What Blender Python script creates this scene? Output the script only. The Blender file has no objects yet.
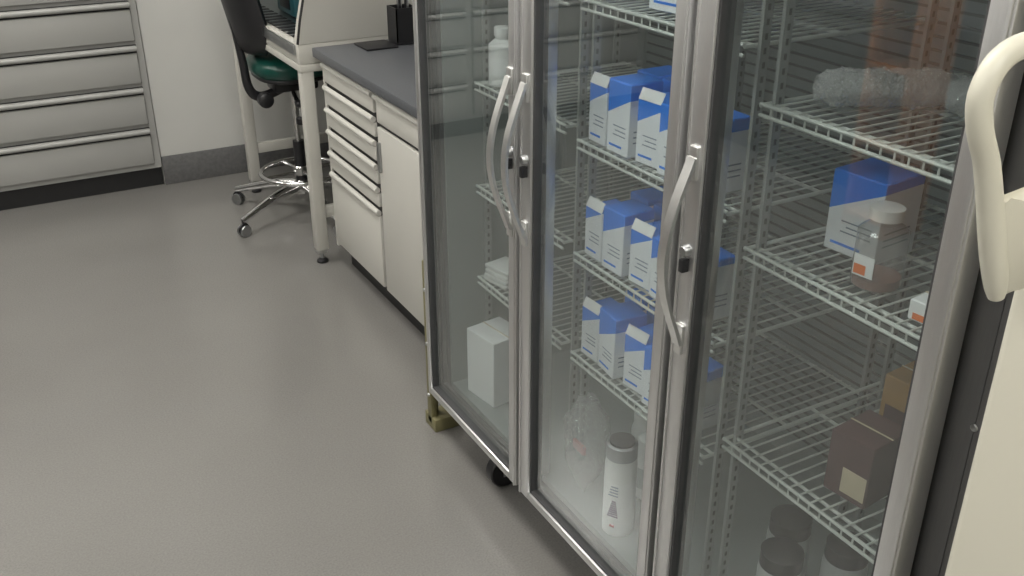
import bpy, bmesh, math, random
from mathutils import Vector, Matrix
random.seed(4)
scene = bpy.context.scene
scene.view_settings.view_transform = 'Standard'
scene.view_settings.look = 'None'

# ------------------------------------------------------------------ materials
def mat(name, col, rough=0.5, metal=0.0, noise=0.0, nscale=20.0, bump=0.0, bscale=60.0, coat=0.0,
        spec=0.5, stretch=None, trans=0.0, emit=None, alpha=1.0):
    m = bpy.data.materials.new(name); m.use_nodes = True
    nt = m.node_tree; b = nt.nodes['Principled BSDF']
    b.inputs['Base Color'].default_value = (*col, 1)
    b.inputs['Roughness'].default_value = rough
    b.inputs['Metallic'].default_value = metal
    b.inputs['Specular IOR Level'].default_value = spec
    b.inputs['Coat Weight'].default_value = coat
    b.inputs['Transmission Weight'].default_value = trans
    b.inputs['Alpha'].default_value = alpha
    tc = nt.nodes.new('ShaderNodeTexCoord')
    mp = nt.nodes.new('ShaderNodeMapping')
    nt.links.new(tc.outputs['Object'], mp.inputs['Vector'])
    if stretch: mp.inputs['Scale'].default_value = stretch
    if noise > 0:
        n = nt.nodes.new('ShaderNodeTexNoise'); n.inputs['Scale'].default_value = nscale
        n.inputs['Detail'].default_value = 4
        nt.links.new(mp.outputs['Vector'], n.inputs['Vector'])
        r = nt.nodes.new('ShaderNodeValToRGB')
        r.color_ramp.elements[0].position = 0.3; r.color_ramp.elements[1].position = 0.7
        r.color_ramp.elements[0].color = (*[max(0, c*(1-noise)) for c in col], 1)
        r.color_ramp.elements[1].color = (*[min(1, c*(1+noise)) for c in col], 1)
        nt.links.new(n.outputs['Fac'], r.inputs['Fac'])
        nt.links.new(r.outputs['Color'], b.inputs['Base Color'])
    if bump > 0:
        n2 = nt.nodes.new('ShaderNodeTexNoise'); n2.inputs['Scale'].default_value = bscale
        nt.links.new(mp.outputs['Vector'], n2.inputs['Vector'])
        bp = nt.nodes.new('ShaderNodeBump'); bp.inputs['Strength'].default_value = bump
        bp.inputs['Distance'].default_value = 0.01
        nt.links.new(n2.outputs['Fac'], bp.inputs['Height'])
        nt.links.new(bp.outputs['Normal'], b.inputs['Normal'])
    if emit:
        b.inputs['Emission Color'].default_value = (*emit[0], 1)
        b.inputs['Emission Strength'].default_value = emit[1]
    return m

def glass_mat(name, tint=(0.9, 0.95, 0.93), haze=0.05, ior=1.5, rough=0.02, hazecol=(0.6,0.62,0.6), bump=0, reflcol=(1,1,1), bsc=70):
    m = bpy.data.materials.new(name); m.use_nodes = True
    nt = m.node_tree; nt.nodes.remove(nt.nodes['Principled BSDF'])
    out = nt.nodes['Material Output']
    tr = nt.nodes.new('ShaderNodeBsdfTransparent'); tr.inputs['Color'].default_value = (*tint, 1)
    gl = nt.nodes.new('ShaderNodeBsdfGlossy'); gl.inputs['Roughness'].default_value = rough
    gl.inputs['Color'].default_value = (*reflcol, 1)
    df = nt.nodes.new('ShaderNodeBsdfDiffuse'); df.inputs['Color'].default_value = (*hazecol, 1)
    fr = nt.nodes.new('ShaderNodeFresnel')
    # thin pane: same reflectance from either face (no total internal reflection)
    geo = nt.nodes.new('ShaderNodeNewGeometry'); mr = nt.nodes.new('ShaderNodeMapRange')
    mr.inputs['To Min'].default_value = ior; mr.inputs['To Max'].default_value = 1/ior
    nt.links.new(geo.outputs['Backfacing'], mr.inputs['Value']); nt.links.new(mr.outputs[0], fr.inputs['IOR'])
    m1 = nt.nodes.new('ShaderNodeMixShader'); m1.inputs['Fac'].default_value = haze
    m2 = nt.nodes.new('ShaderNodeMixShader')
    nt.links.new(tr.outputs[0], m1.inputs[1]); nt.links.new(df.outputs[0], m1.inputs[2])
    nt.links.new(fr.outputs[0], m2.inputs['Fac'])
    nt.links.new(m1.outputs[0], m2.inputs[1]); nt.links.new(gl.outputs[0], m2.inputs[2])
    nt.links.new(m2.outputs[0], out.inputs['Surface'])
    if bump:
        tc = nt.nodes.new('ShaderNodeTexCoord'); n = nt.nodes.new('ShaderNodeTexNoise')
        n.inputs['Scale'].default_value = bsc; nt.links.new(tc.outputs['Object'], n.inputs['Vector'])
        bp = nt.nodes.new('ShaderNodeBump'); bp.inputs['Strength'].default_value = bump; bp.inputs['Distance'].default_value = 0.02
        nt.links.new(n.outputs['Fac'], bp.inputs['Height'])
        nt.links.new(bp.outputs[0], gl.inputs['Normal']); nt.links.new(bp.outputs[0], fr.inputs['Normal'])
    return m

M = {}
M['wall'] = mat('wall_paint', (0.57, 0.57, 0.545), 0.7, noise=0.03, nscale=3, bump=0.05, bscale=200)
M['ceil'] = mat('ceiling_tile', (0.7, 0.7, 0.68), 0.9, noise=0.04, nscale=60)
M['cove'] = mat('cove_base', (0.12, 0.12, 0.12), 0.5, noise=0.15, nscale=60)
M['cab'] = mat('cabinet_grey_paint', (0.36, 0.36, 0.345), 0.42, noise=0.02, nscale=3)
M['cabw'] = mat('cabinet_cream_paint', (0.54, 0.53, 0.49), 0.42, noise=0.02, nscale=3)
M['gap'] = mat('cabinet_gap_dark', (0.03, 0.03, 0.03), 0.8, noise=0.1)
M['toe'] = mat('toe_kick_black', (0.012, 0.012, 0.013), 0.5, noise=0.1)
M['top'] = mat('epoxy_counter', (0.09, 0.095, 0.105), 0.4, noise=0.1, nscale=150)
M['alu'] = mat('brushed_aluminium', (0.70, 0.70, 0.70), 0.42, 1.0, noise=0.06, nscale=60, stretch=(60, 60, 0.6))
M['aluh'] = mat('handle_aluminium', (0.76, 0.76, 0.75), 0.38, 1.0, noise=0.05, nscale=40)
M['alud'] = mat('dark_case_metal', (0.15, 0.15, 0.155), 0.4, 0.6, noise=0.08, nscale=40, stretch=(30, 30, 0.6))
M['gask'] = mat('gasket_rubber', (0.05, 0.05, 0.052), 0.6, noise=0.1)
M['inner'] = mat('fridge_liner', (0.25, 0.27, 0.265), 0.38, 0.0, noise=0.05, nscale=5)
M['wire'] = mat('shelf_wire_white', (0.56, 0.58, 0.55), 0.4, noise=0.03)
M['pil'] = mat('pilaster_metal', (0.32, 0.335, 0.325), 0.4, 0.2, noise=0.03)
M['slot'] = mat('pilaster_slot_dark', (0.12, 0.12, 0.12), 0.7, noise=0.1)
M['black'] = mat('black_plastic', (0.014, 0.014, 0.016), 0.4, noise=0.1)
M['green'] = mat('green_vinyl', (0.004, 0.055, 0.042), 0.3, noise=0.15, nscale=6, bump=0.08, bscale=150)
M['chrome'] = mat('chrome', (0.75, 0.75, 0.75), 0.15, 1.0, noise=0.03)
M['steel'] = mat('stainless', (0.45, 0.46, 0.47), 0.3, 1.0, noise=0.05)
M['cream'] = mat('freezer_cream', (0.62, 0.60, 0.51), 0.38, noise=0.015, nscale=4)
M['equip'] = mat('equipment_offwhite', (0.50, 0.49, 0.45), 0.4, noise=0.02, nscale=4)
M['olive'] = mat('olive_painted_steel', (0.18, 0.165, 0.08), 0.5, noise=0.12, nscale=15)
M['paper'] = mat('white_carton', (0.8, 0.8, 0.8), 0.6, noise=0.03)
M['plast'] = mat('white_plastic', (0.75, 0.75, 0.74), 0.4, noise=0.02)
M['blue'] = mat('blue_print', (0.025, 0.21, 0.80), 0.5, noise=0.05)
M['orange'] = mat('orange_print', (0.75, 0.18, 0.04), 0.5, noise=0.05)
M['red'] = mat('red_print', (0.45, 0.04, 0.04), 0.5, noise=0.1)
M['txt'] = mat('grey_print', (0.25, 0.28, 0.35), 0.6, noise=0.1)
M['purple'] = mat('purple_print', (0.07, 0.03, 0.12), 0.5, noise=0.1)
M['brown'] = mat('brown_carton', (0.10, 0.05, 0.05), 0.6, noise=0.1)
M['gold'] = mat('gold_carton', (0.36, 0.20, 0.06), 0.5, noise=0.1)
M['beige'] = mat('beige_label', (0.6, 0.5, 0.36), 0.6, noise=0.05)
M['jar'] = mat('grey_jar_plastic', (0.48, 0.49, 0.49), 0.4, noise=0.04)
M['liquid'] = mat('amber_liquid', (0.25, 0.11, 0.08), 0.2, noise=0.1)
M['dkbench'] = mat('dark_bench_paint', (0.07, 0.07, 0.068), 0.5, noise=0.06)
M['rust'] = mat('wood_brown', (0.42, 0.17, 0.07), 0.5, noise=0.2, nscale=8, stretch=(6, 6, 1))
M['teal'] = mat('hood_control_teal', (0.03, 0.12, 0.14), 0.35, noise=0.1)
M['lamp'] = mat('lamp_diffuser', (0.9, 0.9, 0.9), 0.5, noise=0.01, emit=((1.0, 0.97, 0.91), 15.2))
M['glass'] = glass_mat('door_glass', (0.93, 0.96, 0.96), 0.022, 1.8)
M['sash'] = glass_mat('sash_glass', (0.45, 0.52, 0.54), 0.05, 1.5)
M['clear'] = glass_mat('clear_plastic', (0.80, 0.82, 0.82), 0.16, 1.7, 0.12, (0.8,0.8,0.8), bump=1.0)
M['bubble'] = glass_mat('bubble_film', (0.85, 0.87, 0.87), 0.30, 2.6, 0.12, (0.95,0.95,0.95), bump=1.0, bsc=160)
M['pet'] = glass_mat('bottle_plastic', (0.88, 0.87, 0.86), 0.12, 1.6, 0.05, (0.75,0.75,0.75))

def floor_mat():
    m = bpy.data.materials.new('vinyl_floor'); m.use_nodes = True
    nt = m.node_tree; b = nt.nodes['Principled BSDF']
    tc = nt.nodes.new('ShaderNodeTexCoord')
    n1 = nt.nodes.new('ShaderNodeTexNoise'); n1.inputs['Scale'].default_value = 190; n1.inputs['Detail'].default_value = 3
    n2 = nt.nodes.new('ShaderNodeTexNoise'); n2.inputs['Scale'].default_value = 2.5; n2.inputs['Detail'].default_value = 5
    for n in (n1, n2): nt.links.new(tc.outputs['Object'], n.inputs['Vector'])
    r1 = nt.nodes.new('ShaderNodeValToRGB')
    r1.color_ramp.elements[0].position = 0.32; r1.color_ramp.elements[1].position = 0.68
    r1.color_ramp.elements[0].color = (0.180, 0.175, 0.165, 1); r1.color_ramp.elements[1].color = (0.222, 0.217, 0.205, 1)
    nt.links.new(n1.outputs['Fac'], r1.inputs['Fac'])
    mx = nt.nodes.new('ShaderNodeMix'); mx.data_type = 'RGBA'; mx.blend_type = 'MULTIPLY'; mx.inputs[0].default_value = 0.35
    r2 = nt.nodes.new('ShaderNodeValToRGB')
    r2.color_ramp.elements[0].position = 0.3; r2.color_ramp.elements[1].position = 0.7
    r2.color_ramp.elements[0].color = (0.85, 0.84, 0.83, 1); r2.color_ramp.elements[1].color = (1, 1, 1, 1)
    nt.links.new(n2.outputs['Fac'], r2.inputs['Fac'])
    nt.links.new(r1.outputs['Color'], mx.inputs[6]); nt.links.new(r2.outputs['Color'], mx.inputs[7])
    nt.links.new(mx.outputs[2], b.inputs['Base Color'])
    b.inputs['Roughness'].default_value = 0.2
    b.inputs['Specular IOR Level'].default_value = 0.9
    n3 = nt.nodes.new('ShaderNodeTexNoise'); n3.inputs['Scale'].default_value = 10; n3.inputs['Detail'].default_value = 1
    nt.links.new(tc.outputs['Object'], n3.inputs['Vector'])
    bp = nt.nodes.new('ShaderNodeBump'); bp.inputs['Strength'].default_value = 0.02; bp.inputs['Distance'].default_value = 0.01
    nt.links.new(n3.outputs['Fac'], bp.inputs['Height']); nt.links.new(bp.outputs[0], b.inputs['Normal'])
    return m
M['floor'] = floor_mat()

def box_print_mat():
    m = bpy.data.materials.new('reagent_carton'); m.use_nodes = True
    nt = m.node_tree; b = nt.nodes['Principled BSDF']; b.inputs['Roughness'].default_value = 0.5
    tc = nt.nodes.new('ShaderNodeTexCoord'); sp = nt.nodes.new('ShaderNodeSeparateXYZ')
    nt.links.new(tc.outputs['Object'], sp.inputs[0])
    a = nt.nodes.new('ShaderNodeMath'); a.operation = 'MULTIPLY_ADD'; a.inputs[1].default_value = 0.5
    nt.links.new(sp.outputs['Y'], a.inputs[0]); nt.links.new(sp.outputs['Z'], a.inputs[2])
    g = nt.nodes.new('ShaderNodeMath'); g.operation = 'GREATER_THAN'; g.inputs[1].default_value = 0.104
    nt.links.new(a.outputs[0], g.inputs[0])
    n = nt.nodes.new('ShaderNodeTexNoise'); n.inputs['Scale'].default_value = 60
    nt.links.new(tc.outputs['Object'], n.inputs['Vector'])
    r = nt.nodes.new('ShaderNodeValToRGB'); r.color_ramp.elements[0].position = .2
    r.color_ramp.elements[0].color = (0.80, 0.82, 0.86, 1); r.color_ramp.elements[1].color = (0.90, 0.91, 0.93, 1)
    nt.links.new(n.outputs['Fac'], r.inputs['Fac'])
    mx = nt.nodes.new('ShaderNodeMix'); mx.data_type = 'RGBA'
    nt.links.new(g.outputs[0], mx.inputs[0]); nt.links.new(r.outputs['Color'], mx.inputs[6])
    mx.inputs[7].default_value = (0.025, 0.22, 0.85, 1)
    nt.links.new(mx.outputs[2], b.inputs['Base Color'])
    return m
M['carton'] = box_print_mat()

# ------------------------------------------------------------------ mesh builder
class B:
    def __init__(s): s.bm = bmesh.new(); s.mats = []
    def mi(s, k):
        m = M[k]
        if m not in s.mats: s.mats.append(m)
        return s.mats.index(m)
    def merge(s, tmp, k, mtx=None):
        if mtx is not None: bmesh.ops.transform(tmp, matrix=mtx, verts=tmp.verts)
        bmesh.ops.recalc_face_normals(tmp, faces=tmp.faces)
        i = s.mi(k)
        for f in tmp.faces: f.material_index = i; f.smooth = True
        me = bpy.data.meshes.new('t'); tmp.to_mesh(me); tmp.free()
        s.bm.from_mesh(me); bpy.data.meshes.remove(me)
    def box(s, x0, x1, y0, y1, z0, z1, k, bev=0.0, seg=2, mtx=None):
        t = bmesh.new(); bmesh.ops.create_cube(t, size=1)
        bmesh.ops.scale(t, vec=(abs(x1-x0), abs(y1-y0), abs(z1-z0)), verts=t.verts)
        bmesh.ops.translate(t, vec=((x0+x1)/2, (y0+y1)/2, (z0+z1)/2), verts=t.verts)
        if bev > 0: bmesh.ops.bevel(t, geom=t.edges[:], offset=bev, segments=seg, affect='EDGES', profile=0.5)
        s.merge(t, k, mtx)
    def prism_y(s, prof, ya, yb, k, bev=0.0, seg=3):
        t = bmesh.new()
        va = [t.verts.new((p[0], ya, p[1])) for p in prof]; vb = [t.verts.new((p[0], yb, p[1])) for p in prof]
        t.faces.new(va); t.faces.new(vb); n = len(prof)
        for i in range(n): t.faces.new((va[i], va[(i+1) % n], vb[(i+1) % n], vb[i]))
        if bev > 0:
            ed = [e for e in t.edges if abs(e.verts[0].co.y-e.verts[1].co.y) < 1e-6]
            bmesh.ops.bevel(t, geom=ed, offset=bev, segments=seg, affect='EDGES', profile=0.5)
        s.merge(t, k)
    def tube(s, pts, r, k, seg=10, flat=1.0, mtx=None, smooth_n=0):
        pts = [Vector(p) for p in pts]
        rs = r if isinstance(r, (list, tuple)) else [r]*len(pts)
        if len(rs) < len(pts): rs = list(rs)+[rs[-1]]*(len(pts)-len(rs))
        if smooth_n:
            P = [pts[0]]+pts+[pts[-1]]; R = [rs[0]]+list(rs)+[rs[-1]]; np_, nr = [], []
            for i in range(1, len(P)-2):
                for j in range(smooth_n):
                    u = j/smooth_n
                    def cr(a, b, c, d): return 0.5*((2*b)+(c-a)*u+(2*a-5*b+4*c-d)*u*u+(3*b-a-3*c+d)*u**3)
                    np_.append(cr(P[i-1], P[i], P[i+1], P[i+2])); nr.append(cr(R[i-1], R[i], R[i+1], R[i+2]))
            np_.append(pts[-1]); nr.append(rs[-1]); pts, rs = np_, nr
        t = bmesh.new(); rings = []
        d0 = (pts[1]-pts[0]).normalized()
        up = Vector((0, 0, 1)) if abs(d0.z) < 0.9 else Vector((0, 1, 0))
        n = d0.cross(up).normalized()
        for i, p in enumerate(pts):
            a = pts[max(0, i-1)]; b = pts[min(len(pts)-1, i+1)]; d = (b-a).normalized()
            n = (n-d*n.dot(d)).normalized(); bn = d.cross(n)
            rings.append([t.verts.new(p+(n*math.cos(q)+bn*math.sin(q)*flat)*rs[i]) for q in [2*math.pi*j/seg for j in range(seg)]])
        for i in range(len(rings)-1):
            for j in range(seg):
                t.faces.new((rings[i][j], rings[i][(j+1) % seg], rings[i+1][(j+1) % seg], rings[i+1][j]))
        t.faces.new(rings[0]); t.faces.new(rings[-1])
        s.merge(t, k, mtx)
    def lathe(s, c, prof, k, seg=28, axis=None):
        t = bmesh.new(); rings = []
        for (r, z) in prof:
            rings.append([t.verts.new((r*math.cos(2*math.pi*j/seg), r*math.sin(2*math.pi*j/seg), z)) for j in range(seg)])
        for i in range(len(rings)-1):
            for j in range(seg):
                t.faces.new((rings[i][j], rings[i][(j+1) % seg], rings[i+1][(j+1) % seg], rings[i+1][j]))
        if prof[0][0] > 0: t.faces.new(rings[0])
        if prof[-1][0] > 0: t.faces.new(rings[-1])
        bmesh.ops.remove_doubles(t, verts=t.verts, dist=1e-6)
        mt = Matrix.Translation(Vector(c))
        if axis is not None: mt = mt @ Vector((0, 0, 1)).rotation_difference(Vector(axis)).to_matrix().to_4x4()
        s.merge(t, k, mt)
    def torus(s, c, R, r, k, seg=40, rs=8, axis=None):
        t = bmesh.new(); rings = []
        for i in range(seg):
            a = 2*math.pi*i/seg
            rings.append([t.verts.new(((R+r*math.cos(q))*math.cos(a), (R+r*math.cos(q))*math.sin(a), r*math.sin(q))) for q in [2*math.pi*j/rs for j in range(rs)]])
        for i in range(seg):
            for j in range(rs):
                t.faces.new((rings[i][j], rings[i][(j+1) % rs], rings[(i+1) % seg][(j+1) % rs], rings[(i+1) % seg][j]))
        mt = Matrix.Translation(Vector(c))
        if axis is not None: mt = mt @ Vector((0, 0, 1)).rotation_difference(Vector(axis)).to_matrix().to_4x4()
        s.merge(t, k, mt)
    def cushion(s, c, sz, k, mtx=None, p=3.2, nu=32, nv=16):
        t = bmesh.new(); rings = []
        def sp(v, e): return math.copysign(abs(v)**e, v)
        for i in range(nv+1):
            th = -math.pi/2+math.pi*i/nv; ring = []
            for j in range(nu):
                ph = 2*math.pi*j/nu
                ring.append(t.verts.new((sz[0]*sp(max(0.0, math.cos(th)), .5)*sp(math.cos(ph), 2/p), sz[1]*sp(max(0.0, math.cos(th)), .5)*sp(math.sin(ph), 2/p), sz[2]*sp(math.sin(th), .8))))
            rings.append(ring)
        for i in range(nv):
            for j in range(nu):
                t.faces.new((rings[i][j], rings[i][(j+1) % nu], rings[i+1][(j+1) % nu], rings[i+1][j]))
        bmesh.ops.remove_doubles(t, verts=t.verts, dist=1e-6)
        mt = Matrix.Translation(Vector(c))
        if mtx is not None: mt = mt @ mtx
        s.merge(t, k, mt)
    def obj(s, name, parent=None, origin=None, rotz=0.0):
        me = bpy.data.meshes.new(name)
        s.bm.to_mesh(me); s.bm.free()
        for m in s.mats: me.materials.append(m)
        me.set_sharp_from_angle(angle=math.radians(38))
        o = bpy.data.objects.new(name, me); scene.collection.objects.link(o)
        if parent: o.parent = parent
        if origin: o.location = origin
        o.rotation_euler[2] = rotz
        return o
def empty(name):
    o = bpy.data.objects.new(name, None); scene.collection.objects.link(o); o.empty_display_size = 0.1; return o

# ------------------------------------------------------------------ room
XL, XR, YB, YF, ZC = -2.4, 1.95, -2.2, 5.10, 2.75
b = B(); b.box(XL-.1, XR+.1, YB-.1, 5.75, -0.1, 0, 'floor'); b.obj('floor')
b = B(); b.box(XL-.1, XR+.1, YB-.1, 5.75, ZC, ZC+.1, 'ceil'); b.obj('ceiling')
b = B(); b.box(XR, XR+.1, YB-.1, 5.75, 0, ZC, 'wall'); b.obj('wall_right')
b = B(); b.box(XL-.1, XL, YB-.1, 5.75, 0, ZC, 'wall'); b.obj('wall_left')
b = B(); b.box(XL, XR, YB-.1, YB, 0, ZC, 'wall'); b.obj('wall_back')
b = B(); b.box(0.815, XR, YF, 5.75, 0, ZC, 'wall'); b.box(XL, 0.815, 5.65, 5.75, 0, ZC, 'wall')
b.box(XL, 0.815, YF, 5.65, 1.42, ZC, 'wall'); b.obj('wall_far')
b = B(); b.box(0.815, XR-.001, YF-.012, YF, 0, 0.15, 'cove', .004); b.obj('baseboard_far')
b = B(); b.box(XR-.012, XR, 3.75, YF-.013, 0, 0.15, 'cove', .004); b.obj('baseboard_right')

# ceiling lights
for i, (x, y) in enumerate([(-1.1, 0.3), (-1.1, 2.6), (-1.1, 4.6), (0.45, -0.9), (0.45, 1.5), (0.45, 3.7)]):
    b = B()
    b.box(x-.3, x+.3, y-.6, y+.6, ZC-.03, ZC-.001, 'plast', .004)
    b.box(x-.27, x+.27, y-.57, y+.57, ZC-.036, ZC-.028, 'lamp')
    b.obj('ceiling_light')

# ------------------------------------------------------------------ drawer cabinet far wall
def drawers_far():
    b = B(); yf = 5.075
    b.box(XL+.01, 0.81, yf+.02, 5.64, 0.1, 1.41, 'cab')
    b.box(XL+.01, 0.81, yf+.035, 5.6, 0.0, 0.1, 'toe')
    xs = [(-0.42, 0.80), (-1.64, -0.44), (XL+.02, -1.66)]
    for x0, x1 in xs:
        z = 0.115
        b.box(x0-.008, x1+.01, yf+.012, yf+.022, 0.1, 1.41, 'cab')
        for i in range(6):
            h = 0.205
            zt = z+h
            b.box(x0+.004, x1-.022, yf+.004, yf+.018, z+.012, zt-.006, 'gap')
            b.box(x0+.006, x1-.024, yf-.008, yf+.012, z+.014, zt-.045, 'cab', .005)
            b.tube([(x0+.006, yf-.012, zt-.022), (x1-.024, yf-.012, zt-.022)], 0.013, 'cab', 12)
            b.box(x0+.006, x1-.024, yf-.010, yf+.012, zt-.020, zt-.010, 'cab', .002)
            z = zt
    b.obj('drawer_cabinet')
drawers_far()

# ------------------------------------------------------------------ lab bench cabinet (right wall)
def bench():
    b = B(); xf = 1.235; y0, y1 = 2.50, 3.71
    b.box(xf+.02, XR-.01, y0, y1, 0.10, 0.885, 'cabw')
    b.box(xf+.06, XR-.05, y0+.01, y1-.01, 0, 0.10, 'toe')
    b.box(xf-.025, XR-.005, y0-.01, y1+.02, 0.885, 0.92, 'top', .004)
    def drawer(ya, yb, za, zb, lip=True):
        b.box(xf+.012, xf+.021, ya-.003, yb+.003, za-.003, zb+.003, 'gap')
        if lip:
            b.box(xf, xf+.02, ya+.003, yb-.003, za+.003, zb-.028, 'cabw', .004)
            b.tube([(xf-.002, ya+.003, zb-.016), (xf-.002, yb-.003, zb-.016)], 0.011, 'cabw', 10)
        else:
            b.box(xf, xf+.02, ya+.003, yb-.003, za+.003, zb-.003, 'cabw', .004)
    z = 0.875
    for i in range(5):
        drawer(3.185, 3.69, z-.084, z); z -= .088
    drawer(3.185, 3.69, 0.115, z)
    b.box(xf+.004, xf+.02, 3.691, 3.71, 0.10, 0.885, 'cabw')
    drawer(2.62, 3.165, 0.765, 0.875)
    drawer(2.62, 3.165, 0.115, 0.755, lip=False)
    b.box(xf-.012, xf+.004, 3.135, 3.15, 0.59, 0.70, 'steel', .004)
    b.obj('lab_bench')
bench()

b = B()
b.box(1.37, 1.50, 3.56, 3.70, 0.9205, 0.928, 'black', .003)
b.obj('rubber_mat')
b = B()
cx, cy = 1.555, 3.64
b.box(cx-.045, cx+.045, cy-.045, cy+.045, 0.9205, 0.93, 'black', .003)
for (dx0, dx1, dy0, dy1) in [(-.045, -.04, -.045, .045), (.04, .045, -.045, .045), (-.045, .045, -.045, -.04), (-.045, .045, .04, .045)]:
    b.box(cx+dx0, cx+dx1, cy+dy0, cy+dy1, 0.93, 1.06, 'black')
for i in range(7):
    ox, oy = random.uniform(-.03, .03), random.uniform(-.03, .03)
    b.tube([(cx+ox*.6, cy+oy*.6, .935), (cx+ox, cy+oy, 1.08+random.uniform(0, .05))], .005, 'black' if i % 3 else 'steel', 8)
b.obj('pen_holder')

# ------------------------------------------------------------------ biosafety cabinet on stand
def hood():
    e = empty('biosafety_cabinet')
    b = B()
    x0, x1, ya, yb = 1.165, 1.80, 3.755, 4.80
    for (x, y) in [(x0+.03, ya+.03), (x0+.03, yb-.03), (x1-.03, ya+.03), (x1-.03, yb-.03)]:
        b.box(x-.026, x+.026, y-.026, y+.026, 0.06, 0.87, 'equip', .006)
        b.box(x-.021, x+.021, y-.021, y+.021, 0.045, 0.07, 'cab', .004)
        b.tube([(x, y, .012), (x, y, .06)], .009, 'steel', 10)
        b.lathe((x, y, 0), [(.024, 0), (.024, .01), (.012, .018)], 'black', 20)
    b.box(x1-.045, x1-.015, ya+.05, yb-.05, .25, .30, 'equip', .004)
    b.box(x0+.05, x1-.05, ya+.015, ya+.045, .20, .25, 'equip', .004)
    b.box(x0+.05, x1-.05, yb-.045, yb-.015, .20, .25, 'equip', .004)
    b.box(x0, x1, ya, yb, .82, .85, 'equip', .005)
    b.obj('stand', e)
    b = B()
    b.box(x0, x1, ya, yb, .852, .93, 'equip', .006)
    b.box(x0-.012, x0+.0, ya+.03, yb-.03, .885, .925, 'steel', .004)
    for y in (ya, yb-.05):
        b.prism_y([(x0, .93), (x1, .93), (x1, 1.95), (x0+.17, 1.95), (x0+.17, 1.6), (x0+.02, 1.02)], y, y+.05, 'equip')
    b.tube([(x0+.001, ya+.005, .93), (x0+.019, ya+.005, 1.02), (x0+.168, ya+.005, 1.6)], .006, 'black', 8)
    b.box(x1-.03, x1, ya+.05, yb-.05, .93, 1.95, 'steel')
    b.box(x0+.17, x1-.03, ya+.05, yb-.05, 1.55, 1.95, 'equip', .004)
    b.box(x0+.03, x1-.03, ya+.05, yb-.05, .931, .94, 'steel')
    for i in range(14):
        yy = ya+.10+i*.062
        b.box(x0+.015, x0+.11, yy, yy+.03, .939, .942, 'black')
    b.obj('hood_body', e)
    b = B()
    t = bmesh.new()
    q = [(x0+.045, ya+.051, 1.12), (x0+.045, yb-.051, 1.12), (x0+.165, yb-.051, 1.58), (x0+.165, ya+.051, 1.58)]
    t.faces.new([t.verts.new(p) for p in q]); b.merge(t, 'sash')
    b.box(x0+.035, x0+.055, ya+.051, yb-.051, 1.10, 1.125, 'black', .003)
    b.obj('sash', e)
hood()
b = B()
b.box(1.30, 1.48, 4.20, 4.44, .9425, 1.05, 'teal', .012)
b.box(1.32, 1.46, 4.22, 4.42, 1.05, 1.075, 'black', .008)
b.box(1.296, 1.302, 4.25, 4.38, .97, 1.02, 'black', .002)
b.obj('benchtop_vortex_mixer')

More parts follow.
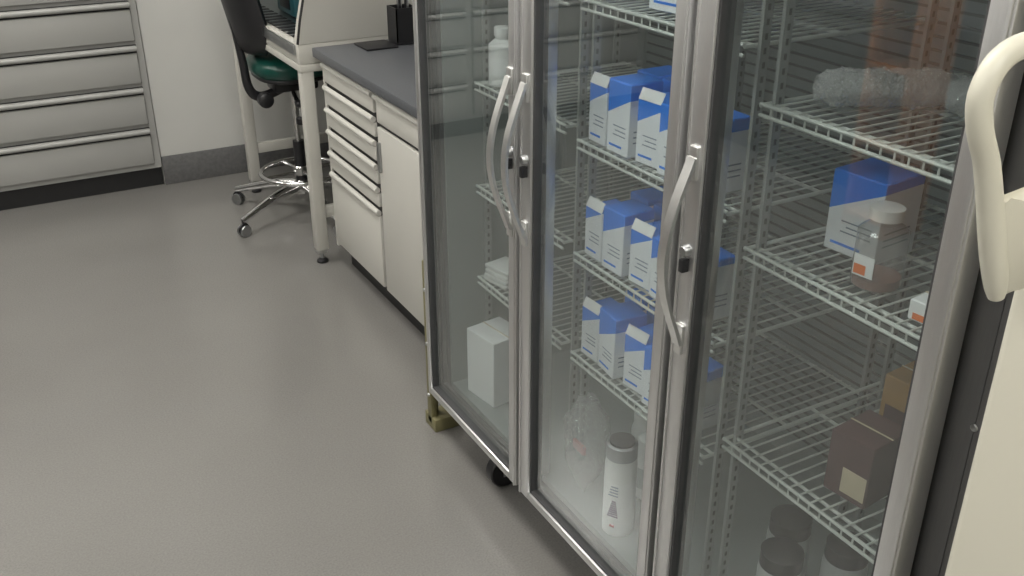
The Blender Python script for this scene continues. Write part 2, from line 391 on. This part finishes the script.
# ------------------------------------------------------------------ lab chair
def chair():
    e = empty('lab_stool'); cx, cy = 1.315, 4.37
    b = B()
    for i in range(5):
        a = math.radians(60+72*i); ca, sa = math.cos(a), math.sin(a); R = .365
        b.tube([(cx+ca*.02, cy+sa*.02, .145), (cx+ca*.14, cy+sa*.14, .135), (cx+ca*.26, cy+sa*.26, .105), (cx+ca*(R+.005), cy+sa*(R+.005), .075)],
               [.026, .022, .018, .014], 'chrome', 12, smooth_n=5)
        ex, ey = cx+ca*R, cy+sa*R
        b.tube([(ex, ey, .05), (ex, ey, .085)], .008, 'black', 8)
        px, py = -sa, ca
        for s in (-1, 1):
            b.lathe((ex+px*.012*s-px*.007, ey+py*.012*s-py*.007, .0275), [(.012, 0), (.026, .001), (.0275, .004), (.0275, .010), (.026, .013), (.012, .014)], 'steel', 20, (px, py, 0))
        b.torus((ex, ey, .036), .024, .006, 'black', 16, 6, (px, py, 0))
    b.lathe((cx, cy, .10), [(.03, 0), (.038, .01), (.038, .06), (.03, .07)], 'chrome')
    b.obj('star_base', e)
    b = B()
    b.tube([(cx, cy, .16), (cx, cy, .36)], .026, 'black', 16)
    b.tube([(cx, cy, .36), (cx, cy, .62)], .015, 'chrome', 14)
    b.lathe((cx, cy, .195), [(.03, 0), (.034, .005), (.034, .04), (.03, .045)], 'chrome')
    b.obj('gas_column', e)
    b = B()
    b.torus((cx, cy, .21), .185, .011, 'chrome', 56, 10)
    for i in range(4):
        a = math.radians(10+90*i)
        b.tube([(cx+.03*math.cos(a), cy+.03*math.sin(a), .21), (cx+.185*math.cos(a), cy+.185*math.sin(a), .21)], .008, 'chrome', 8)
    b.obj('foot_ring', e)
    b = B()
    b.box(cx-.10, cx+.10, cy-.07, cy+.07, .605, .655, 'black', .012)
    b.tube([(cx-.02, cy-.05, .615), (cx-.04, cy-.20, .59)], .006, 'chrome', 8)
    b.cushion((cx-.04, cy-.215, .59), (.022, .028, .014), 'black')
    b.tube([(cx-.02, cy-.05, .60), (cx-.03, cy-.17, .555), (cx-.03, cy-.18, .52)], .006, 'chrome', 8)
    b.lathe((cx-.03, cy-.18, .485), [(.012, 0), (.024, .006), (.024, .03), (.014, .038)], 'black', 16)
    b.tube([(cx-.05, cy, .61), (cx-.15, cy, .585), (cx-.20, cy, .63), (cx-.215, cy, .76), (cx-.24, cy, .94)], [.02, .022, .02, .018, .014], 'black', 12, smooth_n=6)
    b.lathe((cx-.15, cy-.045, .585), [(.025, 0), (.034, .005), (.034, .04), (.026, .046)], 'black', 18, (0, -1, 0))
    b.obj('tilt_mechanism', e)
    b = B()
    b.cushion((cx, cy, .72), (.185, .20, .055), 'green', p=2.8)
    b.cushion((cx, cy, .678), (.17, .185, .022), 'black', p=2.8)
    b.obj('seat', e)
    b = B()
    t = bmesh.new(); nu, nv = 20, 16; F, K = [], []
    for i in range(nv+1):
        v = -1+2*i/nv; rf, rk = [], []
        for j in range(nu+1):
            u = -1+2*j/nu
            w = .20*(1-abs(v)**3.5*.45)
            hh = .20
            bend = .06*u*u
            th = .045*max(0.0, (1-abs(u)**4))**.5*max(0.0, (1-abs(v)**4))**.5
            xb = cx-.215+bend-.02*math.sin(v*1.6)-.02*(v+1)*.5
            rf.append(t.verts.new((xb+th, cy+u*w, .985+v*hh))); rk.append(t.verts.new((xb-th*.8-.002, cy+u*w, .985+v*hh)))
        F.append(rf); K.append(rk)
    for i in range(nv):
        for j in range(nu):
            t.faces.new((F[i][j], F[i][j+1], F[i+1][j+1], F[i+1][j])); t.faces.new((K[i][j], K[i+1][j], K[i+1][j+1], K[i][j+1]))
    for j in range(nu):
        t.faces.new((F[0][j], K[0][j], K[0][j+1], F[0][j+1])); t.faces.new((F[nv][j], F[nv][j+1], K[nv][j+1], K[nv][j]))
    for i in range(nv):
        t.faces.new((F[i][0], F[i+1][0], K[i+1][0], K[i][0])); t.faces.new((F[i][nu], K[i][nu], K[i+1][nu], F[i+1][nu]))
    b.merge(t, 'black')
    b.obj('backrest', e)
chair()

# ------------------------------------------------------------------ glass door refrigerator
FY0, FY1 = 0.635, 2.39
FX0, FX1 = 1.10, 1.78
doors = [(1.850, 2.388, 'lo'), (1.285, 1.832, 'hi'), (0.715, 1.267, 'hi')]
def fridge():
    e = empty('glass_door_refrigerator')
    b = B()
    b.box(FX0, FX1, FY0, FY1, .13, .165, 'alud', .003)
    b.box(FX0, FX1, FY0, FY1, 1.90, 2.10, 'alud', .003)
    b.box(FX0, FX1, FY0, FY0+.045, .165, 1.90, 'alud', .002)
    b.box(FX0, FX1, FY1-.035, FY1, .165, 1.90, 'alud', .002)
    b.box(FX1-.03, FX1, FY0+.045, FY1-.035, .165, 1.90, 'alud')
    b.box(FX0, FX0+.01, FY0+.045, .745, .165, 1.9, 'alud')
    for z in (.35, .62, .66, 1.0, 1.4):
        b.lathe((FX0, .68, z), [(.006, 0), (.005, .002), (.001, .003)], 'steel', 12, (-1, 0, 0))
    b.obj('case', e)
    b = B()
    y0, y1 = FY0+.047, FY1-.037
    b.box(FX0+.01, FX1-.04, y0, y1, .166, .185, 'inner')
    b.box(FX1-.05, FX1-.04, y0, y1, .185, 1.90, 'inner')
    b.box(FX0+.012, FX1-.05, y0+.06, y0+.068, .185, 1.90, 'inner')
    b.box(FX0+.01, FX1-.05, y1-.008, y1, .185, 1.90, 'inner')
    for i in range(60):
        z = .26+i*.027
        b.box(FX1-.054, FX1-.05, y0+.12, y1-.06, z, z+.005, 'slot')
    for (ya, yb) in ((1.832, 1.850), (1.267, 1.285)):
        b.box(FX0+.002, FX0+.03, ya-.02, yb+.02, .185, 1.90, 'alu', .003)
    for y in (y1-.02, 1.865, 1.815, 1.30, 1.25, y0+.075):
        for x in (1.22, 1.64):
            b.box(x, x+.020, y-.004, y+.004, .19, 1.88, 'pil')
            for k in range(66):
                z = .22+k*.025
                b.box(x+.007, x+.013, y-.0046, y+.0046, z, z+.011, 'slot')
    b.obj('liner', e)
    def shelf(ya, yb, z, n):
        b = B(); xa, xb = 1.195, 1.68
        for x in (xa, xa+.03, (xa+xb)/2, xb):
            b.tube([(x, ya, z-.009 if x != xa else z-.003), (x, yb, z-.009 if x != xa else z-.003)], .0036, 'wire', 6)
        b.tube([(xa, ya, z-.022), (xa, yb, z-.022)], .0034, 'wire', 6)
        for y in (ya, yb): b.tube([(xa, y, z-.006), (xb, y, z-.006)], .004, 'wire', 6)
        k = int((yb-ya)/.026)
        for i in range(1, k):
            y = ya+(yb-ya)*i/k
            b.tube([(xa, y, z-.022), (xa-.0005, y, z-.003), (xb, y, z-.003)], .0022, 'wire', 6)
        b.obj('shelf_%d' % n, e)
    n = 1
    for z in (1.39, 1.10, .81, .53): shelf(1.875, 2.33, z, n); n += 1
    for z in (1.39, 1.08, .80, .53): shelf(1.310, 1.825, z, n); n += 1
    for z in (1.60, 1.30, 1.03, .61): shelf(0.775, 1.255, z, n); n += 1
    xo, xi = 1.048, 1.088
    z0, z1 = .148, 1.93
    for i, (ya, yb, hs) in enumerate(doors):
        d = empty('door_%d_leaf' % (i+1)); d.parent = e
        b = B(); w = .036; wb = .022
        wl = .046 if i else .018
        b.box(xo, xi, ya, ya+w, z0, z1, 'alu', .003)
        b.box(xo, xi, yb-wl, yb, z0, z1, 'alu', .003)
        b.box(xo, xi, ya+w, yb-wl, z0, z0+wb, 'alu', .003)
        b.box(xo, xi, ya+w, yb-wl, z1-w, z1, 'alu', .003)
        for (p, q, r_, s_) in ((ya+w, ya+w+.006, z0+wb, z1-w), (yb-wl-.006, yb-wl, z0+wb, z1-w)):
            b.box(xo+.006, xi-.004, p, q, r_, s_, 'gask')
        b.box(xo+.006, xi-.004, ya+w, yb-wl, z0+wb, z0+wb+.006, 'gask')
        b.box(xi, FX0-.001, ya+.012, ya+.03, z0+.02, z1-.02, 'gask')
        b.box(xi, FX0-.001, yb-.03, yb-.012, z0+.02, z1-.02, 'gask')
        b.box(xi, FX0-.001, ya+.03, yb-.03, z0+.02, z0+.034, 'gask')
        if i:
            b.box(xo-.003, xo+.001, yb-.010, yb-.004, z0, z1, 'alu', .001)
        b.box(xo-.003, xo+.001, ya+.004, ya+.009, z0, z1, 'alu', .001)
        b.obj('frame', d)
        b = B(); b.box(1.064, 1.068, ya+w+.003, yb-wl-.003, z0+wb+.003, z1-w, 'glass'); b.obj('glass_pane', d)
        yh = (ya+.021) if hs == 'lo' else (yb-.028)
        b = B()
        for s in (0, 1):
            zc = 1.22 if s else .885
            b.box(xo-.008, xo+.001, yh-.011, yh+.011, zc-.03, zc+.03, 'aluh', .003)
        pts = []
        for k in range(17):
            u = k/16; z = .875+.355*u
            pts.append((xo-.007-(.048*math.sin(math.pi*u)**1.1 if 0 < k < 16 else 0.0), yh, z))
        t = bmesh.new(); rows = []
        for k, p in enumerate(pts):
            a = Vector(pts[max(0, k-1)]); c = Vector(pts[min(16, k+1)]); dd = (c-a).normalized(); nn = Vector((dd.z, 0, -dd.x))
            P = Vector(p); wv = Vector((0, .0105, 0)); tv = nn*.0035
            rows.append([t.verts.new(P-wv-tv), t.verts.new(P+wv-tv), t.verts.new(P+wv+tv), t.verts.new(P-wv+tv)])
        for k in range(16):
            for j in range(4): t.faces.new((rows[k][j], rows[k][(j+1) % 4], rows[k+1][(j+1) % 4], rows[k+1][j]))
        t.faces.new(rows[0]); t.faces.new(rows[-1])
        b.merge(t, 'aluh')
        b.lathe((xo+.001, yh, 1.06), [(.011, 0), (.011, .010), (.008, .014)], 'steel', 18, (-1, 0, 0))
        b.box(xo-.015, xo+.001, yh-.006, yh+.006, 1.02, 1.045, 'black', .002)
        b.obj('handle', d)
    for j, (x, y) in enumerate([(1.125, 2.05), (1.72, 1.99), (1.12, .85), (1.72, .85), (1.72, 2.31)]):
        b = B()
        b.box(x-.04, x+.04, y-.035, y+.035, .122, .13, 'steel', .002)
        b.lathe((x, y-.018, .052), [(.01, 0), (.048, 0), (.052, .004), (.052, .032), (.048, .036), (.01, .036)], 'black', 28, (0, 1, 0))
        for s in (-1, 1): b.box(x-.014, x+.014, y+s*.023-.0015, y+s*.023+.0015, .04, .122, 'steel')
        b.obj('caster_%d' % (j+1), e)
fridge()

b = B()
b.box(1.060, 1.080, 2.398, 2.428, .02, .57, 'olive', .003)
b.box(1.064, 1.095, 2.423, 2.429, .02, .57, 'olive', .001)
b.box(1.060, 1.160, 2.375, 2.45, 0, .045, 'olive', .004)
for z in (.12, .30, .48): b.lathe((1.060, 2.413, z), [(.006, 0), (.005, .003)], 'steel', 10, (-1, 0, 0))
b.obj('olive_steel_post')

# ------------------------------------------------------------------ contents
def reagent_box(x, y, z, w=.07, d=.07, h=.14, rot=0.0, flap=False):
    b = B()
    b.box(-d/2, d/2, -w/2, w/2, 0, h, 'carton', .0015, 1)
    for i in range(3):
        b.box(-d/2-.0006, -d/2, -w*.36, w*(.22-.1*(i % 2)), .040+i*.010, .0425+i*.010, 'txt')
    b.box(-d/2-.0006, -d/2, -w*.2, w*.38, .014, .019, 'blue')
    for i in range(3):
        b.box(-d*.35, d*.3, -w/2-.0006, -w/2, .03+i*.012, .033+i*.012, 'txt')
    b.box(-d/2+.002, d/2-.002, -w/2+.002, w/2-.002, h, h+.0012, 'blue')
    if flap:
        m = Matrix.Translation((-d/2, 0, h)) @ Matrix.Rotation(math.radians(25), 4, 'Y')
        b.box(-.001, .0, -w/2+.002, w/2-.002, 0, .025, 'paper', mtx=m)
    return b.obj('reagent_box', None, (x, y, z), rot)
random.seed(11)
for z, hh in ((1.0805, .145), (.8005, .135), (.5305, .145)):
    for k, (x, y, w, h) in enumerate([(1.255, 1.775, .068, hh-.015), (1.25, 1.69, .078, hh+.012), (1.26, 1.60, .072, hh-.01), (1.25, 1.51, .075, hh), (1.26, 1.42, .07, hh)]):
        reagent_box(x, y, z, w, .085, h, random.uniform(-.12, .12), k % 2 == 0)
    for k in range(2):
        reagent_box(1.375, 1.76-k*.09, z, .075, .09, hh, random.uniform(-.06, .06))
reagent_box(1.30, 1.60, 1.3905, .12, .10, .10, .1)

def carton(name, x, y, z, w, d, h, k, rot=0, lab=None, labk='txt'):
    b = B(); b.box(-d/2, d/2, -w/2, w/2, 0, h, k, .002, 1)
    b.box(-.002, .002, -w/2, w/2, h, h+.0008, 'beige')
    if lab: b.box(-d/2-.0008, -d/2, -w*lab[0], w*lab[1], h*lab[2], h*lab[3], labk)
    return b.obj(name, None, (x, y, z), rot)
def bottle(r, h, body, cap, lab=None, neck=.5, capr=.6, sh=.70):
    b = B()
    b.lathe((0, 0, 0), [(0, 0), (r*.92, 0), (r, r*.1), (r, h*sh), (r*(.4+neck*.6) , h*(sh+.07)), (r*neck, h*(sh+.10)), (r*neck, h*.88)], body)
    b.lathe((0, 0, 0), [(r*capr, h*.85), (r*capr, h*.99), (r*capr*.9, h), (0, h)], cap)
    if lab: b.lathe((0, 0, 0), [(r*1.008, h*lab[1]), (r*1.008, h*lab[2])], lab[0])
    if body == 'pet': b.lathe((0, 0, 0), [(0, .002), (r*.93, .002), (r*.93, h*.13), (0, h*.13)], 'liquid')
    return b
carton('white_carton', 1.20, 2.23, .1855, .13, .12, .21, 'paper', .15)
bottle(.036, .15, 'plast', 'plast', ('paper', .2, .5)).obj('plastic_bottle', None, (1.24, 2.26, 1.1005))
b = B()
for i in range(4):
    b.box(-.04+random.uniform(-.006, .006), .04, -.05, .05+random.uniform(-.006, .006), i*.013, i*.013+.010, 'plast', .003)
b.obj('sample_tray_stack', None, (1.25, 2.26, .5305), .2)
bb = bottle(.038, .25, 'plast', 'steel', ('paper', .05, .62), neck=.93, capr=.97, sh=.76)
m = Matrix.Rotation(.55, 4, 'Z')
for i in range(8):
    bb.box(-.0398, -.0384, -.014+.001*i, .013-.0015*i, .06+i*.006, .0645+i*.006, 'purple', mtx=m)
for i in range(4):
    bb.box(-.0398, -.0384, -.012, .012-.002*i, .12+i*.008, .123+i*.008, 'txt', mtx=m)
bb.box(-.0398, -.0384, -.006, .006, .03, .036, 'red', mtx=m)
bb.lathe((0, 0, 0), [(.03, .25), (.03, .256), (.01, .258), (0, .258)], 'black')
bb.obj('wipe_canister', None, (1.16, 1.545, .1855))
bottle(.034, .17, 'plast', 'plast', ('jar', .2, .55), neck=.8, capr=.85).obj('plastic_bottle', None, (1.30, 1.62, .1855))
bottle(.034, .17, 'plast', 'plast', ('jar', .2, .55), neck=.8, capr=.85).obj('plastic_bottle', None, (1.36, 1.72, .1855))
def crumple(loc, sz, seed, k='clear', amp=1.0):
    from mathutils import noise as N
    b = B(); t = bmesh.new(); bmesh.ops.create_icosphere(t, subdivisions=5, radius=1)
    for v in t.verts:
        p = v.co.copy(); n1 = N.noise(p*2.2+Vector((seed, 0, 0))); n2 = N.noise(p*7+Vector((0, seed, 0))); n3 = N.noise(p*15+Vector((0, 0, seed)))
        v.co = p*(1+(.22*n1+.12*abs(n2)+.08*abs(n3))*amp)
        v.co = Vector((v.co.x*sz[0], v.co.y*sz[1], v.co.z*sz[2]))
    zm = min(v.co.z for v in t.verts)
    for v in t.verts: v.co.z -= zm
    b.merge(t, k); return b
bb = crumple(None, (.055, .055, .12), 3.1)
bb.box(-.03, -.02, -.03, .02, .12, .145, 'red', .003)
bb.obj('plastic_bag', None, (1.18, 1.72, .186))
# crinkled roll of bubble film: wound cylinder with faceted creases
def film_roll(L, R, seed):
    from mathutils import noise as N
    b = B()
    for layer, rr in enumerate((R, R*.72, R*.45)):
        t = bmesh.new(); rings = []; nx, na = 70, 56
        for i in range(nx+1):
            x = -L/2+L*i/nx; ring = []
            e = 1-.35*max(0, abs(2*i/nx-1)-.75)/.25
            for j in range(na):
                a = 2*math.pi*j/na
                q = Vector((x*55, math.cos(a)*2.2+seed+layer*3, math.sin(a)*2.2))
                cr = abs(N.noise(q))*.34+abs(N.noise(q*2.3))*.22
                rad = rr*e*(.86+cr)
                ring.append(t.verts.new((x, rad*math.cos(a), rad*math.sin(a))))
            rings.append(ring)
        for i in range(nx):
            for j in range(na):
                t.faces.new((rings[i][j], rings[i][(j+1) % na], rings[i+1][(j+1) % na], rings[i+1][j]))
        b.merge(t, 'bubble')
    zm = min(v.co.z for v in b.bm.verts)
    for v in b.bm.verts: v.co.z -= zm
    return b
film_roll(.23, .031, 2.0).obj('bubble_film_roll', None, (1.345, 1.125, 1.3005), math.radians(-30))
film_roll(.16, .030, 9.0).obj('bubble_film_roll', None, (1.43, .97, 1.3005), math.radians(-70))
reagent_box(1.38, 1.135, 1.0305, .11, .11, .15, .1)
bb = bottle(.042, .14, 'pet', 'plast', None, neck=.6, capr=.66)
m = Matrix.Rotation(.15, 4, 'Z')
bb.box(-.0435, -.0422, -.018, .02, .025, .062, 'paper', mtx=m); bb.box(-.0440, -.0434, -.004, .018, .028, .045, 'orange', mtx=m)
bb.obj('media_bottle', None, (1.28, 1.025, 1.0305))
carton('small_white_carton', 1.27, .87, 1.0305, .09, .08, .035, 'paper', .1, (.4, .4, .1, .4), 'orange')
carton('brown_carton', 1.31, 1.0, .6105, .09, .11, .13, 'brown', .12, (.46, .1, .1, .5), 'beige')
carton('gold_carton', 1.44, 1.0, .6105, .11, .10, .20, 'gold', .1, (.4, .4, .2, .7), 'brown')
for (x, y) in ((1.33, 1.17), (1.37, 1.05), (1.24, 1.10)):
    bottle(.045, .23, 'jar', 'black', ('paper', .15, .45), neck=.93, capr=.96, sh=.77).obj('specimen_jar', None, (x, y, .1855))
carton('white_carton', 1.50, .92, .1855, .16, .14, .12, 'paper', .1)

# ------------------------------------------------------------------ near cream freezer with loop handle
def freezer():
    e = empty('upright_freezer')
    b = B()
    b.box(.97, 1.75, -.42, .56, .05, 2.0, 'cream', .012)
    for (x, y) in ((1.03, .48), (1.03, -.34), (1.68, .48), (1.68, -.34)): b.tube([(x, y, 0), (x, y, .055)], .025, 'black', 14)
    b.box(.958, .972, -.40, .545, .09, 1.97, 'gask')
    b.obj('cabinet', e)
    b = B(); b.box(.91, .958, -.42, .56, .08, 1.98, 'cream', .012, 3); b.obj('door_leaf', e)
    b = B(); y = .528
    b.tube([(.925, y, 1.545), (.885, y, 1.563), (.843, y, 1.573), (.797, y, 1.577), (.765, y, 1.566), (.751, y, 1.54), (.758, y, 1.51), (.778, y, 1.475), (.797, y, 1.43), (.815, y, 1.385), (.832, y, 1.345), (.838, y, 1.328)],
           [.0115, .0115, .011, .011, .011, .011, .0112, .0115, .012, .0125, .0115, .008], 'cream', 20, smooth_n=6)
    b.prism_y([(.788, 1.45), (.805, 1.432), (.83, 1.424), (.87, 1.428), (.93, 1.45), (.93, 1.34), (.86, 1.335), (.833, 1.33), (.815, 1.385)], y-.010, y+.010, 'cream', .008, 5)
    b.obj('loop_handle', e)
freezer()

# ------------------------------------------------------------------ opposite side of the room (seen in reflections)
b = B()
b.box(XL+.01, -1.65, .8, 5.0, .10, .86, 'dkbench')
b.box(XL+.05, -1.71, .82, 4.98, 0, .10, 'toe')
b.box(XL+.005, -1.62, .78, 5.02, .86, .90, 'top', .004)
for i in range(7):
    y = .82+i*.6
    b.box(-1.65, -1.632, y, y+.58, .12, .62, 'dkbench', .004); b.box(-1.65, -1.632, y, y+.58, .64, .84, 'dkbench', .004)
    b.box(-1.632, -1.615, y+.2, y+.38, .74, .75, 'steel', .003)
b.obj('island_bench')
b = B()
b.box(XL+.02, -1.9, 1.2, 4.8, 1.45, 2.2, 'dkbench', .004)
for i in range(5): b.box(-1.9, -1.885, 1.22+i*.716, 1.9+i*.716, 1.47, 2.18, 'dkbench', .004)
b.obj('wall_cupboard')
b = B()
b.box(-2.2, -1.8, 3.6, 4.2, .9005, 1.3, 'black', .02); b.box(-1.805, -1.79, 3.65, 4.0, .97, 1.25, 'steel', .01)
b.obj('incubator_oven')
b = B()
for y in (2.78, 3.00): b.box(-1.58, -1.32, y-.012, y+.012, 0, 1.12, 'rust', .003)
for z in (.06, .40, .74, 1.10): b.box(-1.58, -1.32, 2.79, 2.99, z, z+.02, 'rust', .002)
b.box(-1.58, -1.57, 2.79, 2.99, 0.02, 1.12, 'rust')
b.obj('wooden_shelf_rack')

# ------------------------------------------------------------------ world + camera
w = bpy.data.worlds.new('World'); scene.world = w; w.use_nodes = True
w.node_tree.nodes['Background'].inputs[0].default_value = (0.5, 0.5, 0.48, 1)
w.node_tree.nodes['Background'].inputs[1].default_value = 0.1
cd = bpy.data.cameras.new('camera'); cam = bpy.data.objects.new('camera', cd); scene.collection.objects.link(cam)
cd.lens = 35; cd.sensor_width = 36; cd.clip_start = 0.02
cam.location = (0, 0, 1.76)
cam.rotation_euler = (math.radians(90-25.9), 0, math.radians(-29.3))
scene.camera = cam
